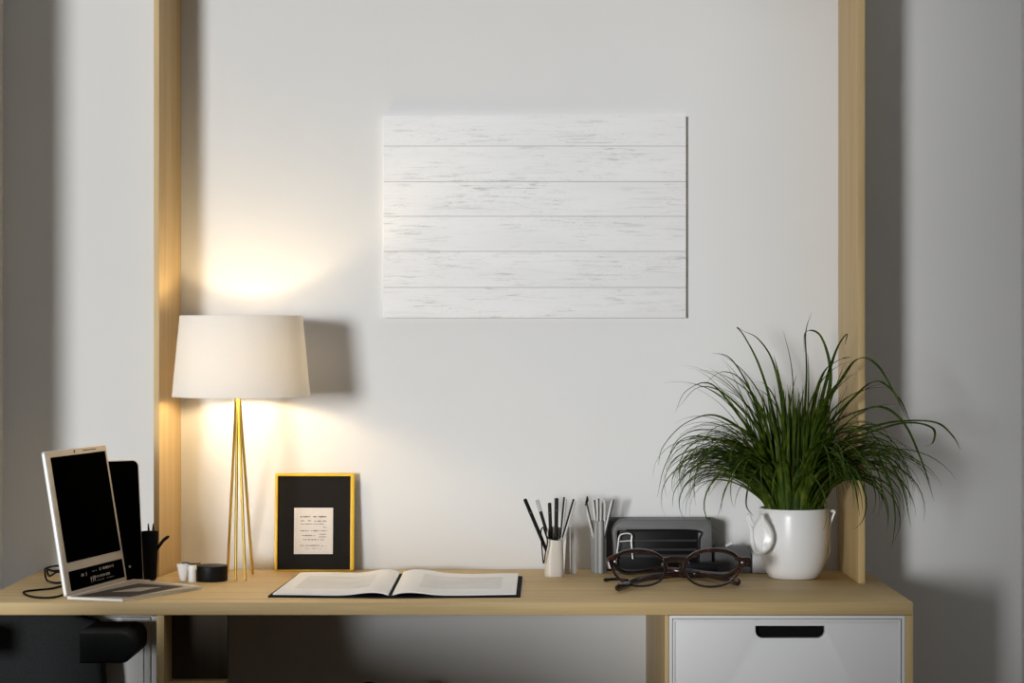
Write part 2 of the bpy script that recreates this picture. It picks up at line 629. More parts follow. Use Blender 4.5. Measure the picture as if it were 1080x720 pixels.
def scribble(bm, x0, x1, y, h, mtx, dens=0.85):
    x = x0
    while x < x1:
        w = rnd.uniform(0.0007, 0.0022)
        if rnd.random() < dens:
            hh = h * rnd.uniform(0.75, 1.55)
            q = bmesh.new()
            box(q, x, min(x + w, x1), y - hh * rnd.uniform(0.3, 0.6), y + hh * 0.5, -0.0001, 0.0001)
            bmesh.ops.transform(q, matrix=mtx, verts=q.verts[:])
            me = bpy.data.meshes.new('t')
            q.to_mesh(me)
            q.free()
            bm.from_mesh(me)
            bpy.data.meshes.remove(me)
        x += w + rnd.uniform(0.0003, 0.0009)
        if rnd.random() < 0.12:
            x += 0.0017


mk = bs @ sh((0, 0, 0.0032))
for (r0, r1, ry, hh, de) in ((150, 250, 215, .0024, .95), (270, 395, 215, .0024, .95), (155, 250, 253, .0017, .8), (280, 400, 256, .0017, .8),
                             (155, 375, 283, .0014, .75), (370, 400, 315, .0014, .9), (150, 410, 348, .0018, .85), (165, 295, 393, .0017, .9),
                             (330, 395, 381, .0015, .9), (330, 395, 405, .0015, .9), (175, 325, 431, .0017, .9), (340, 390, 433, .0014, .8),
                             (150, 335, 487, .0018, .8), (350, 400, 490, .0014, .6), (200, 350, 515, .0008, .6)):
    xa, yy = fl(300 + r0 / 9, 520 + ry / 9)
    xb, _ = fl(300 + r1 / 9, 520 + ry / 9)
    scribble(ink, xa, xb, yy, hh, mk, de)
obj('note_writing', ink, 'ink', mt, smooth=False)
st = T([bs @ Vector((fw / 2, fh * 0.72, -0.007)), bs @ Vector((fw / 2, fh * 0.70, -0.012))], 0.004, 8)
obj('rear_spacer', st, 'black', pf)

# ------------------------------------------------------------------ open book
bk = thing('open_book', 'large open black-covered book with blank pale pages lying on the desk', 'book', (-0.22, -0.33, TZ))
c_lf, c_lb, c_sf, c_sb, c_rf, c_rb = D(282.5, 630), D(313, 607.5), D(411.5, 631), D(424, 606.5), D(548.8, 630), D(551, 609)


def quad_slab(bm, c, z0, z1):
    lo = [bm.verts.new((p.x, p.y, z0)) for p in c]
    hi = [bm.verts.new((p.x, p.y, z1)) for p in c]
    bm.faces.new(lo[::-1])
    bm.faces.new(hi)
    n = len(c)
    for k in range(n):
        bm.faces.new((lo[k], lo[(k + 1) % n], hi[(k + 1) % n], hi[k]))
    bmesh.ops.recalc_face_normals(bm, faces=bm.faces[:])
    return bm


obj('cover', quad_slab(bmesh.new(), [c_lf, c_sf, c_rf, c_rb, c_sb, c_lb], TZ + 0.0002, TZ + 0.0035), 'black_matte', bk)


def page_z(t, v, side):
    """height of the page block above the cover; t 0 outer edge .. 1 gutter; v 0 front .. 1 back"""
    hump = math.exp(-((t - 0.86) / 0.17) ** 2)
    gut = 1 / (1 + math.exp(-(t - 0.975) / 0.012))
    wav = 0.0022 * math.sin(t * 5.2 + (0.6 if side < 0 else 1.4)) * (0.3 + v)
    return 0.0035 + (0.0062 + 0.001 * v) * hump * (1 - 0.75 * gut) + max(-0.001, wav) * (1 - t)


def page_block(of, ob, sf, sb, side, lift, z0, s0=0.0, s1=1.0, v0=0.0, v1=1.0, thick=0.0028, nu=40, nv=10):
    bm = bmesh.new()
    top, bot = [], []
    for j in range(nv + 1):
        v = v0 + (v1 - v0) * j / nv
        rt, rb2 = [], []
        for i in range(nu + 1):
            t = s0 + (s1 - s0) * i / nu
            p = of.lerp(sf, t).lerp(ob.lerp(sb, t), v)
            z = z0 + page_z(t, v, side) + lift
            rt.append(bm.verts.new((p.x, p.y, z)))
            rb2.append(bm.verts.new((p.x, p.y, z - thick)))
        top.append(rt)
        bot.append(rb2)
    for j in range(nv):
        for i in range(nu):
            bm.faces.new((top[j][i], top[j][i + 1], top[j + 1][i + 1], top[j + 1][i]))
            bm.faces.new((bot[j][i], bot[j + 1][i], bot[j + 1][i + 1], bot[j][i + 1]))
    for j in range(nv):
        bm.faces.new((top[j][0], top[j + 1][0], bot[j + 1][0], bot[j][0]))
        bm.faces.new((top[j][nu], bot[j][nu], bot[j + 1][nu], top[j + 1][nu]))
    for i in range(nu):
        bm.faces.new((top[0][i], bot[0][i], bot[0][i + 1], top[0][i + 1]))
        bm.faces.new((top[nv][i], top[nv][i + 1], bot[nv][i + 1], bot[nv][i]))
    bmesh.ops.recalc_face_normals(bm, faces=bm.faces[:])
    return bm


def inset(p, q, k):
    return p + (q - p).normalized() * k


for side, (of, ob, sf, sb) in ((-1, (c_lf, c_lb, c_sf, c_sb)), (1, (c_rf, c_rb, c_sf, c_sb))):
    of2 = inset(inset(of, sf, 0.009), ob, 0.007)
    ob2 = inset(inset(ob, sb, 0.009), of, 0.004)
    sf2 = inset(inset(sf, of, 0.004), sb, 0.007)
    sb2 = inset(inset(sb, ob, 0.004), sf, 0.004)
    z0 = TZ + 0.0035
    pg = obj('pages', page_block(of2, ob2, sf2, sb2, side, 0, z0), 'page', bk, angle=50)
    obj('printed_area', page_block(of2, ob2, sf2, sb2, side, 0.0004, z0, 0.13, 0.80, 0.22, 0.80, 0.0003), 'print', pg, angle=50)

# ------------------------------------------------------------------ laptop
A0 = D(71, 631.5)
u = Vector((0.067, 0.287, 0))
w = Vector((-0.050, 0, 0.286))
lap = thing('laptop', 'silver laptop with black screen opened sideways at the left end of the desk', 'laptop', A0)
deck = [D(71, 632), D(129.5, 634.5), D(213, 621.2), D(141, 613.5)]
obj('base', quad_slab(bmesh.new(), deck, TZ + 0.0003, TZ + 0.006), 'silver_bright', lap)
zk = TZ + 0.006


def dk(px, py):
    return D(px, py + 0.0, zk)


top4 = [dk(73, 629.5), dk(129, 631.5), dk(211, 618.9), dk(141.5, 611.2)]
obj('deck_plate', quad_slab(bmesh.new(), top4, zk, zk + 0.0006), 'silver', lap)
obj('keyboard', quad_slab(bmesh.new(), [dk(82, 629), dk(137, 629.6), dk(193, 618.6), dk(146, 615.6)], zk + 0.0006, zk + 0.0012), 'keys', lap)
obj('touchpad', quad_slab(bmesh.new(), [dk(118, 624.6), dk(148, 624.0), dk(170, 619.6), dk(146, 620.2)], zk + 0.0012, zk + 0.0016), 'silver', lap)
un, wn = u.length, w.length
lb = basis(A0 + Vector((0, 0, 0.004)), u, w)         # local x along the hinge, local y up the lid, z out to the right
# make sure local z looks at the open side (+x)
LID = lb
s_, t_ = un, wn
obj('lid', plate([rrect(0, s_, 0, t_, 0.006)], 0.007, LID @ sh((0, 0, -0.0045)), 0.0012), 'silver_bright', lap)
obj('bezel', plate([rrect(0.002, s_ - 0.001, 0.001, t_ - 0.001, 0.005)], 0.0012, LID @ sh((0, 0, -0.0006))), 'silver', lap)
scr = obj('display', plate([rrect(0.075 * s_, 0.965 * s_, 0.225 * t_, 0.955 * t_, 0.001)], 0.0008, LID @ sh((0, 0, 0.0004))), 'screen', lap)
low = obj('lower_display', plate([rrect(0.075 * s_, 0.965 * s_, 0.03 * t_, 0.165 * t_, 0.001)], 0.0008, LID @ sh((0, 0, 0.0004))), 'screen', lap)
marks = bmesh.new()
mk = LID @ sh((0, 0, 0.0010))
for (f0, f1, ty, hh, de) in ((0.26, 0.36, 0.120, 0.008, 0.7), (0.44, 0.52, 0.128, 0.003, 0.7), (0.56, 0.82, 0.132, 0.007, 0.85), (0.40, 0.47, 0.080, 0.011, 0.95),
                             (0.47, 0.72, 0.085, 0.006, 0.9), (0.40, 0.78, 0.058, 0.002, 0.9)):
    x = f0 * s_
    while x < f1 * s_:
        ww = rnd.uniform(0.002, 0.007)
        if rnd.random() < de:
            q = bmesh.new()
            hz = hh * rnd.uniform(0.4, 1.0)
            box(q, x, x + ww * 0.6, ty * t_ - hz / 2, ty * t_ + hz / 2, -0.0002, 0.0002)
            bmesh.ops.transform(q, matrix=mk, verts=q.verts[:])
            me = bpy.data.meshes.new('t')
            q.to_mesh(me)
            q.free()
            marks.from_mesh(me)
            bpy.data.meshes.remove(me)
        x += ww + rnd.uniform(0.001, 0.004)
obj('screen_marks', marks, 'marks', low, smooth=False)
cm = bmesh.new()
box(cm, 0.60 * s_, 0.82 * s_, 0.974 * t_, 0.981 * t_, -0.0003, 0.0003)
bmesh.ops.transform(cm, matrix=LID @ sh((0, 0, 0.0003)), verts=cm.verts[:])
obj('speaker_slot', cm, 'keys', lap)
obj('camera_lens', plate([[(0.46 * s_ + 0.003 * math.cos(k * PI / 6), 0.978 * t_ + 0.003 * math.sin(k * PI / 6)) for k in range(12)]], 0.0006, LID @ sh((0, 0, 0.0003))), 'keys', lap)

# black tablet leaning behind the lid
Q = Vector((-0.784, -0.215, TZ + 0.0006))
tu = Vector((0.80, 0.60, 0))
tw = Vector((-0.040, 0.0, 0.253))
tab = thing('tablet', 'black tablet with thin silver rim leaning behind the laptop screen', 'tablet', Q)
tb = basis(Q - tu.normalized() * 0.115, tu, tw)
hT = 0.256
obj('back_shell', plate([rrect(0, 0.115, 0, hT, 0.014, corners=(0, 0, 1, 1))], 0.006, tb @ sh((0, 0, -0.004)), 0.0012), 'silver', tab)
ts = obj('screen', plate([rrect(0.002, 0.1125, 0.002, hT - 0.002, 0.0125, corners=(0, 0, 1, 1))], 0.0012, tb @ sh((0, 0, -0.0006))), 'screen', tab)
obj('home_button', plate([[(0.083 + 0.0025 * math.cos(k * PI / 6), 0.03 + 0.0025 * math.sin(k * PI / 6)) for k in range(12)]], 0.0006, tb @ sh((0, 0, 0.0003))), 'marks', ts)

# black cable
zc = 0.0026
cab_pts = [D(72, 622, TZ + zc), D(66, 618, TZ + zc), D(54, 620.5, TZ + zc), D(38, 622, TZ + zc), D(25, 624, TZ + zc), D(30, 628, TZ + zc), D(42, 630, TZ + zc),
           D(55, 629.8, TZ + zc), D(66, 627, TZ + zc), D(69, 621, TZ + 0.006), D(66, 614.5, TZ + zc), D(58, 614.5, TZ + zc), D(49.5, 611.5, TZ + zc),
           P(47.5, 603, 4.52), P(48, 599.5, 4.52), P(56, 597, 4.5), P(67, 596.5, 4.45), P(66, 600.5, 4.47), P(56, 602, 4.5), P(50, 600.5, 4.53), P(51.5, 607, 4.54),
           P(55, 606, 4.5), P(60, 603, 4.47), P(68, 603.5, 4.44)]
single('cable', T(smooth_path(cab_pts, 8), 0.0021, 8), 'black_matte',
       'thin black cable looped on the desk left of the laptop', 'cable')

# ------------------------------------------------------------------ small things left of the lamp
cx, cy = -0.7745, -0.196
pc = thing('pen_cup', 'black tapered pen cup with a side handle between the tablet and the left frame upright', 'pen cup', (cx, cy, TZ))
zt2 = 0.852
obj('cup_body', LT([(0, TZ + 0.0003), (0.014, TZ + 0.0003), (0.0185, zt2), (0.0172, zt2), (0.0128, TZ + 0.004), (0, TZ + 0.004)], cx, cy, 28), 'black_matte', pc)
for i, (p0, p1) in enumerate((((cx + 0.004, cy, TZ + 0.006), (cx - 0.003, cy - 0.004, 0.869)), ((cx + 0.002, cy + 0.005, TZ + 0.006), (cx + 0.0075, cy - 0.002, 0.869)))):
    single('pencil', T([p0, Vector(p0).lerp(Vector(p1), 0.9), p1], [0.0022, 0.0022, 0.001], 8), 'black',
           'short black pencil, %s of two upright in the black pen cup' % ('left' if i == 0 else 'right'), 'pencil', 'pencils in the black cup')
hs = smooth_path([P(164.5, 580, 4.602), P(168, 575.5, 4.60), P(172.5, 569.5, 4.60), P(178.5, 565, 4.60)], 5)
obj('handle', T(hs, [0.0030] + [0.0034] * (len(hs) - 5) + [0.0036, 0.0034, 0.0028, 0.0014], 10), 'black_matte', pc)
dsk = D(161, 612.3)
single('small_disc', LT([(0, TZ + 0.0003), (0.0055, TZ + 0.0003), (0.006, TZ + 0.0012), (0.005, TZ + 0.0022), (0, TZ + 0.0024)], dsk.x, dsk.y, 20), 'black',
       'tiny flat black disc on the desk beyond the laptop base', 'disc')
bx, by = -0.695, -0.243
single('small_bowl', LT([(0, TZ + 0.0003), (0.0065, TZ + 0.0003), (0.0105, TZ + 0.014), (0.0150, 0.7875), (0.0140, 0.7875), (0.0092, TZ + 0.014), (0.005, TZ + 0.003), (0, TZ + 0.003)], bx, by, 28), 'ceramic',
       'tiny white flared cup left of the white jar and black tin', 'cup')
jx, jy = -0.6735, -0.266
jar = thing('small_jar', 'tiny white lidded jar against the black tin', 'jar', (jx, jy, TZ))
obj('jar_body', LT([(0, TZ + 0.0003), (0.0082, TZ + 0.0003), (0.0085, 0.7765), (0, 0.7765)], jx, jy, 24), 'ceramic', jar)
obj('jar_lid', LT([(0, 0.7766), (0.0095, 0.7766), (0.0095, 0.783), (0.008, 0.7865), (0, 0.7875)], jx, jy, 24), 'ceramic', jar)
tx, ty = -0.6375, -0.228
tin = thing('round_tin', 'round black tin on the desk at the foot of the lamp', 'tin', (tx, ty, TZ))
obj('tin_body', LT([(0, TZ + 0.0003), (0.0325, TZ + 0.0003), (0.0335, TZ + 0.002), (0.0335, 0.777), (0, 0.777)], tx, ty, 48), 'black', tin)
obj('tin_lid', LT([(0, 0.7772), (0.0338, 0.7772), (0.0338, 0.7815), (0.0325, 0.783), (0, 0.783)], tx, ty, 48), 'black', tin)
single('black_twig', T(smooth_path([(bx - 0.004, by, 0.7895), (bx + 0.008, by - 0.006, 0.7902), (jx - 0.003, jy + 0.001, 0.7895), (jx + 0.006, jy + 0.004, 0.7898), (jx + 0.015, jy + 0.014, 0.789)], 5), 0.0014, 6), 'black_matte',
       'thin black twig lying across the white jar and flared cup', 'twig')

# ------------------------------------------------------------------ beige pen cup and its pens
cx, cy = 0.0912, -0.147
cup = bmesh.new()
NS = 40


def sq(a, hx, hy, e=3.2):
    c, s = math.cos(a), math.sin(a)
    k = (abs(c) ** e + abs(s) ** e) ** (-1 / e)
    return hx * c * k, hy * s * k


def cup_top(y):
    return 0.843 + (y - cy) / 0.034 * 0.0285


rings = []
for (kind, ins) in (('b', 0), ('m', 0), ('t', 0), ('t', 0.0022), ('m', 0.0022), ('f', 0.0022)):
    ring = []
    for k in range(NS):
        a = 2 * PI * k / NS
        if kind in 'bf':
            hx, hy = 0.0205 - ins, 0.0175 - ins
        elif kind == 'm':
            hx, hy = 0.0203 - ins, 0.0172 - ins
        else:
            hx, hy = 0.0172 - ins, 0.0162 - ins
        x, y = sq(a, hx, hy)
        z = {'b': TZ + 0.0003, 'f': TZ + 0.004, 'm': TZ + 0.030}.get(kind)
        if kind == 't':
            z = cup_top(cy + y)
            x += 0.0015
        ring.append(cup.verts.new((cx + x, cy + y, z)))
    rings.append(ring)
for a, b2 in zip(rings, rings[1:]):
    for k in range(NS):
        cup.faces.new((a[k], a[(k + 1) % NS], b2[(k + 1) % NS], b2[k]))
cup.faces.new(rings[0][::-1])
cup.faces.new(rings[-1])
bmesh.ops.recalc_face_normals(cup, faces=cup.faces[:])
single('pen_cup', cup, 'beige', 'beige pen cup with a slanted rim full of black pens', 'pen cup')
G = 'pens in the beige cup'
zin = TZ + 0.007


def pen(name, tip, foot, r, m, label, cat='pen', group=G, cap=None, flat=1.0):
    tip, foot = Vector(tip), Vector(foot)
    t = thing(name, label, cat, foot, group)
    ax = (foot - tip).normalized()
    L_ = (foot - tip).length
    obj('barrel', T([tip, tip + ax * r * 0.5, tip + ax * L_ * 0.45, tip + ax * (L_ - 0.012), foot], [r * 0.8, r * 1.2, r * 1.2, r * 0.9, r * 0.25], 12, flat=flat), m, t)
    if cap:
        obj(cap[0], T([tip + ax * cap[1], tip + ax * cap[2]], r * 1.32, 12, flat=flat), cap[3], t)
    return t


pen('pen', P(553.5, 526, 4.625), (cx + 0.004, cy + 0.004, zin), 0.0034, 'black', 'thick black pen leaning farthest left in the beige cup', cap=('cap_band', 0.03, 0.034, 'grey_dark'))
pen('pen', P(579.6, 530, 4.66), (cx - 0.004, cy + 0.009, zin), 0.0032, 'black', 'short upright black pen left of the tallest one in the beige cup', cap=('clip_band', 0.02, 0.023, 'grey_dark'))
pen('pen', P(587, 525, 4.655), (cx + 0.003, cy - 0.003, zin), 0.0036, 'black', 'thick upright black pen at the middle of the beige cup', cap=('clip_band', 0.025, 0.028, 'grey_dark'))
pen('brush', P(566.5, 527, 4.67), (cx + 0.010, cy + 0.004, zin), 0.0030, 'black', 'black brush with a pale grey head in the beige cup', 'brush', cap=('brush_head', 0.0, 0.026, 'pale'))
for nm, tip, foot, lab in (('scissor_blade', P(596.5, 526, 4.665), (cx + 0.009, cy - 0.006, zin), 'pale rod with a dark edge leaning slightly right in the beige cup'),
                           ('pen', P(606.5, 528, 4.65), (cx - 0.002, cy - 0.009, zin), 'pale rod with a dark edge leaning farthest right in the beige cup')):
    t = thing('rod', lab, 'pen', foot, G)
    tip, foot = Vector(tip), Vector(foot)
    e = Vector((-0.0030, -0.001, 0))
    obj('barrel', T([tip, foot], [0.0030, 0.0020], 10), 'pale', t)
    obj('dark_edge', T([tip + e + Vector((0, 0, 0.004)), foot + e + Vector((0, 0, 0.001))], [0.0022, 0.0016], 8), 'black', t)
st = thing('strap', 'thin black strap looped over the left side of the beige cup', 'strap', (cx - 0.025, cy - 0.01, TZ))
dd = 4.633
obj('loop', T(smooth_path([P(573.5, 556, dd), P(570.5, 560, dd), P(571.5, 576, dd), P(573.2, 594, dd), P(575.2, 583, dd - 0.006), P(577.5, 571, dd - 0.006), P(575, 562, dd)], 6, closed=True), 0.0014, 8, closed=True), 'black_matte', st)
obj('band', T(smooth_path([P(573.5, 557, dd), P(577, 566, 4.628), P(582, 568.3, 4.627), P(588.5, 569.2, 4.628)], 6), 0.0017, 8), 'black_matte', st)
for i, (b0, b1, tpx, dz) in enumerate(((595.2, 601, 599.3, 555), (602, 607.6, 603.4, 553))):
    dS = 4.702 if i == 0 else 4.694
    bm = bmesh.new()
    q = [P(b0, 604.0, dS), P(b1, 604.0, dS), P(tpx + 1.3, dz, dS), P(tpx - 1.5, dz + 4, dS)]
    for p in q[:2]:
        p.z = TZ + 0.0003
    fr_ = [bm.verts.new(p) for p in q]
    bk_ = [bm.verts.new((p.x, p.y + 0.022, p.z)) for p in q]
    bm.faces.new(fr_)
    bm.faces.new(bk_[::-1])
    for k in range(4):
        bm.faces.new((fr_[k], bk_[k], bk_[(k + 1) % 4], fr_[(k + 1) % 4]))
    bmesh.ops.recalc_face_normals(bm, faces=bm.faces[:])
    bmesh.ops.bevel(bm, geom=bm.edges[:], offset=0.0008, segments=2, affect='EDGES')
    single('slab', bm, 'grey_light', 'slim grey tapering slab standing beside the beige cup, %s of two' % ('left' if i == 0 else 'right'), 'slab', 'grey slabs beside the beige cup')

# ------------------------------------------------------------------ grey tool holder
hx, hy = 0.1905, -0.075
hz = CZ - (549 - 355) * 4.72 / F
hold = bmesh.new()
rings = []
for (z, ins) in ((TZ + 0.0003, 0), (hz, 0), (hz, 0.0016), (TZ + 0.004, 0.0016)):
    ring = []
    for k in range(64):
        a = 2 * PI * k / 64
        r = 0.0158 * (1 + 0.07 * math.cos(6 * a + 0.3)) - ins
        ring.append(hold.verts.new((hx + r * math.cos(a), hy + r * math.sin(a), z)))
    rings.append(ring)
for a, b2 in zip(rings, rings[1:]):
    for k in range(64):
        hold.faces.new((a[k], a[(k + 1) % 64], b2[(k + 1) % 64], b2[k]))
hold.faces.new(rings[0][::-1])
hold.faces.new(rings[-1])
bmesh.ops.recalc_face_normals(hold, faces=hold.faces[:])
single('tool_holder', hold, 'grey_mid', 'fluted grey tool holder left of the dark grey organizer', 'holder')
G2 = 'tools in the grey holder'
zt3 = TZ + 0.006
for i, (px, py, dT, fx, fy, lab) in enumerate((
        (617.5, 530, 4.71, 0.006, 0.002, 'grey tool leaning farthest left in the grey holder'),
        (625.8, 527, 4.725, 0.003, 0.006, 'grey tool leaning slightly left in the grey holder'),
        (630.3, 525.5, 4.72, -0.002, -0.002, 'upright grey tool left of the looped one in the grey holder'),
        (646, 526.5, 4.718, -0.007, -0.004, 'grey tool leaning farthest right in the grey holder'))):
    tip, foot = P(px, py, dT), Vector((hx + fx, hy + fy, zt3))
    t = thing('metal_tool', lab, 'tool', foot, G2)
    obj('shaft', T([tip, tip.lerp(foot, 0.05), foot], [0.0016, 0.0030, 0.0018], 8), 'pale', t)
    e = Vector((0.0024, -0.0018, 0))
    obj('dark_edge', T([tip + e, foot + e], [0.0018, 0.0012], 6), 'grey_dark', t)
    if i == 0:
        obj('tip_hook', T([tip + Vector((0, 0, -0.006)), tip + Vector((0.004, 0, 0.006)), tip + Vector((0.004, 0, 0.014))], [0.002, 0.0032, 0.0014], 8), 'black', t)
t = thing('metal_tool', 'grey tool bent into a tall loop in the grey holder', 'tool', (hx + 0.005, hy, zt3), G2)
loop = [Vector((hx + 0.003, hy - 0.006, zt3)), P(633.7, 545, 4.718), P(633.4, 531, 4.718), P(635.7, 525.8, 4.718), P(638, 531, 4.718), P(637.8, 545, 4.718), Vector((hx + 0.009, hy - 0.006, zt3))]
obj('shaft', T(smooth_path(loop, 6), 0.0019, 8), 'pale', t)
obj('dark_core', T([P(635.7, 530, 4.722), Vector((hx + 0.005, hy - 0.003, zt3))], [0.0012, 0.001], 6), 'grey_dark', t)

# ------------------------------------------------------------------ grey organizer with black insert
org = thing('desk_organizer', 'dark grey desk organizer with a black ribbed front behind the glasses', 'organizer', (0.325, -0.07, TZ))
dO = 4.70
ox0, ox1, oz1 = (646 - 540) * dO / F, (751 - 540) * dO / F, CZ - (548 - 355) * dO / F
yo = dO - CD
outer = [(ox0 + 0.006, TZ + 0.0004), (ox1, TZ + 0.0004), (ox1, oz1 - 0.006), (ox1 - 0.006, oz1), (ox0 + 0.030, oz1), (ox0 + 0.016, oz1 - 0.004), (ox0 + 0.006, oz1 - 0.012), (ox0, oz1 - 0.026), (ox0 + 0.003, oz1 - 0.06)]
inner = rrect(ox0 + 0.0105, ox1 - 0.030, TZ + 0.006, oz1 - 0.023, 0.005)
obj('shell', plate([outer, inner], 0.060, front(yo + 0.030), 0.002), 'grey', org)
obj('back_plate', B(0.2075, ox1 + 0.002, -0.038, -0.012, TZ + 0.0004, oz1 - 0.001, bev=0.002), 'grey_dark', org)
ins = obj('insert', B(ox0 + 0.011, ox1 - 0.0305, yo + 0.012, yo + 0.030, TZ + 0.0065, oz1 - 0.0235, bev=0.001), 'black', org)
for zz, hh in ((oz1 - 0.046, 0.0025), (oz1 - 0.066, 0.003), (oz1 - 0.080, 0.004)):
    obj('rib', T([(ox0 + 0.018, yo + 0.009, zz), (ox1 - 0.033, yo + 0.009, zz)], hh, 10), 'grey_dark', ins)
br = bmesh.new()
b0, b1 = ox0 + 0.015, ox0 + 0.040
tube(br, smooth_path([(b0 - 0.006, yo - 0.003, oz1 - 0.085), (b0 - 0.003, yo - 0.004, oz1 - 0.055), (b0 + 0.002, yo - 0.003, oz1 - 0.033), (b1, yo - 0.002, oz1 - 0.031), (b1 + 0.001, yo - 0.002, oz1 - 0.05), (b1 + 0.004, yo - 0.002, oz1 - 0.085)], 6), 0.0014, 8)
tube(br, [(b0 + 0.001, yo - 0.003, oz1 - 0.047), (b1, yo - 0.002, oz1 - 0.045)], 0.0012, 8)
obj('wire_bracket', br, 'silver_bright', org)
obj('top_lip', T(smooth_path([(ox1 - 0.031, yo - 0.001, TZ + 0.012), (ox1 - 0.028, yo - 0.0015, oz1 - 0.045), (ox1 - 0.036, yo - 0.0015, oz1 - 0.024), (ox0 + 0.03, yo - 0.0015, oz1 - 0.023)], 6), 0.0022, 8), 'black', org)

# small black case, grey box and white box behind the glasses
kx0, kx1 = (717 - 540) * 4.60 / F, (758 - 540) * 4.60 / F
single('small_case', plate([rrect(kx0, kx1, TZ + 0.0004, TZ + 0.031, 0.007)], 0.030, front(-0.159), 0.002), 'black',
       'small black rounded case on the desk behind the right lens', 'case')
gx0, gx1 = (753 - 540) * 4.72 / F, (792 - 540) * 4.72 / F
single('small_box', plate([rrect(gx0, gx1, TZ + 0.0004, CZ - (577 - 355) * 4.72 / F, 0.008, corners=(0, 0, 1, 1))], 0.05, front(-0.055), 0.0015), 'grey',
       'low plain grey box between the organizer and the plant pot', 'box')
wp = P(769, 576.5, 4.715)
single('white_stub', T([wp + Vector((-0.007, 0.004, 0.0018)), wp + Vector((-0.005, 0.003, 0.003)), wp + Vector((0.005, -0.003, 0.0085)), wp + Vector((0.007, -0.004, 0.0098))], [0.0022, 0.0032, 0.0032, 0.0022], 10), 'ceramic',
       'tiny white stub lying on the low grey box', 'stub')
single('white_block', B((794 - 540) * 4.71 / F, (812 - 540) * 4.71 / F, -0.085, -0.035, TZ + 0.0004, CZ - (584 - 355) * 4.71 / F, bev=0.002), 'pale',
       'small pale block on the desk half hidden behind the plant pot', 'block')

# ------------------------------------------------------------------ glasses
gl = thing('eyeglasses', 'round tortoiseshell eyeglasses with folded arms on the desk before the organizer', 'eyeglasses', D(715, 621))
dG = 4.425


def rim_pts(cpx, cpy, rx, ry, shape, lean=0.0):
    out = []
    for k in range(48):
        a = 2 * PI * k / 48
        c, s = math.cos(a), math.sin(a)
        e = 2.25
        kk = (abs(c) ** e + abs(s) ** e) ** (-1 / e)
        yy = -ry * s * kk
        xx = rx * c * kk
        if s < 0:
            xx *= 1 - 0.10 * (-s)
        if s > 0:
            yy *= 0.96
        xx += shape * (-s) * 2.0
        p = P(cpx + xx, cpy + yy, dG)
        p.z += 0.003
        p.y += lean * (p.z - TZ)
        out.append(p)
    return out


for cpx, cpy, rx, ry, shp in ((674.3, 600.5, 28.5, 18.7, 1), (751.5, 600.5, 29.5, 19.4, -1)):
    pts = rim_pts(cpx, cpy, rx, ry, shp, 0.15)
    rs = [0.0027 + 0.0021 * max(0, math.sin(2 * PI * k / 48)) for k in range(48)]
    rm = obj('rim', T(pts, rs, 10, closed=True), 'tortoise', gl)
    c = sum(pts, Vector()) / len(pts)
    lens = bmesh.new()
    fr_ = [lens.verts.new(p.lerp(c, 0.03) + Vector((0, -0.0008, 0))) for p in pts]
    bk_ = [lens.verts.new(p.lerp(c, 0.03) + Vector((0, 0.0008, 0))) for p in pts]
    lens.faces.new(fr_)
    lens.faces.new(bk_[::-1])
    for k in range(48):
        lens.faces.new((fr_[k], bk_[k], bk_[(k + 1) % 48], fr_[(k + 1) % 48]))
    bmesh.ops.recalc_face_normals(lens, faces=lens.faces[:])
    obj('lens', lens, 'lens', rm)


def GP(px, py, dy=0.0):
    p = P(px, py, dG)
    p.z += 0.003
    p.y += 0.15 * (p.z - TZ) + dy
    return p


obj('bridge', T(smooth_path([GP(699.5, 593.5), GP(706, 592, 0.002), GP(713, 591.5, 0.003), GP(720, 592, 0.002), GP(726, 593.5)], 5), 0.0066, 10), 'tortoise', gl)
obj('nose_pad', T(smooth_path([GP(727, 595, 0.003), GP(721, 597.5, 0.010), GP(718, 603, 0.013)], 5), [0.003] * 10 + [0.0022], 8), 'tortoise', gl)
obj('nose_pad', T(smooth_path([GP(699, 597, 0.003), GP(703, 599, 0.010), GP(705, 604, 0.013)], 5), [0.003] * 10 + [0.0022], 8), 'tortoise', gl)
ep = []
for side, pts in ((-1, [(651, 588), (645, 590.5), (642, 593), (643.5, 601)]), (1, [(776, 590), (783, 592), (790, 592.5), (789.5, 600)])):
    e = obj('end_piece', T(smooth_path([GP(*q) for q in pts], 5), 0.0052, 10), 'tortoise', gl)
    hp = GP(782.5, 594.5, -0.006) if side > 0 else GP(648.2, 593.5, -0.006)
    obj('rivet', T([hp, hp + Vector((0, -0.0012, 0.0))], 0.0017, 10), 'silver_bright', e)
# folded arms
right_arm = [GP(788, 597, 0.004), GP(784, 599, 0.024), D(766, 606, TZ + 0.020), D(735, 604.5, TZ + 0.014), D(700, 607, TZ + 0.012), D(676, 611, TZ + 0.011), D(662, 616.5, TZ + 0.0105), D(650, 620, TZ + 0.0105)]
left_arm = [GP(644, 598, 0.004), GP(648, 600, 0.034), D(662, 603, TZ + 0.024), D(695, 600.5, TZ + 0.018), D(735, 603.5, TZ + 0.014), D(760, 609, TZ + 0.011), D(771, 612, TZ + 0.0105), D(780, 614, TZ + 0.0105)]
for nm, pts in (('arm', right_arm), ('arm', left_arm)):
    sp = smooth_path(pts, 7)
    n_ = len(sp)
    rs = [0.0042 + 0.0010 * max(0, (i / n_ - 0.72) / 0.28) for i in range(n_)]
    rs[-1] = 0.003
    a_ = obj(nm, T(sp, rs, 12, flat=1.6), 'tortoise', gl)
tipc = smooth_path([D(662, 612, TZ + 0.006), D(650, 610.5, TZ + 0.006), D(637, 611.5, TZ + 0.005)], 6)
single('stylus_tip', T(tipc, [0.0035] * (len(tipc) - 2) + [0.0046, 0.003], 10), 'black', 'short black stub on the desk behind the left lens of the glasses', 'stub')

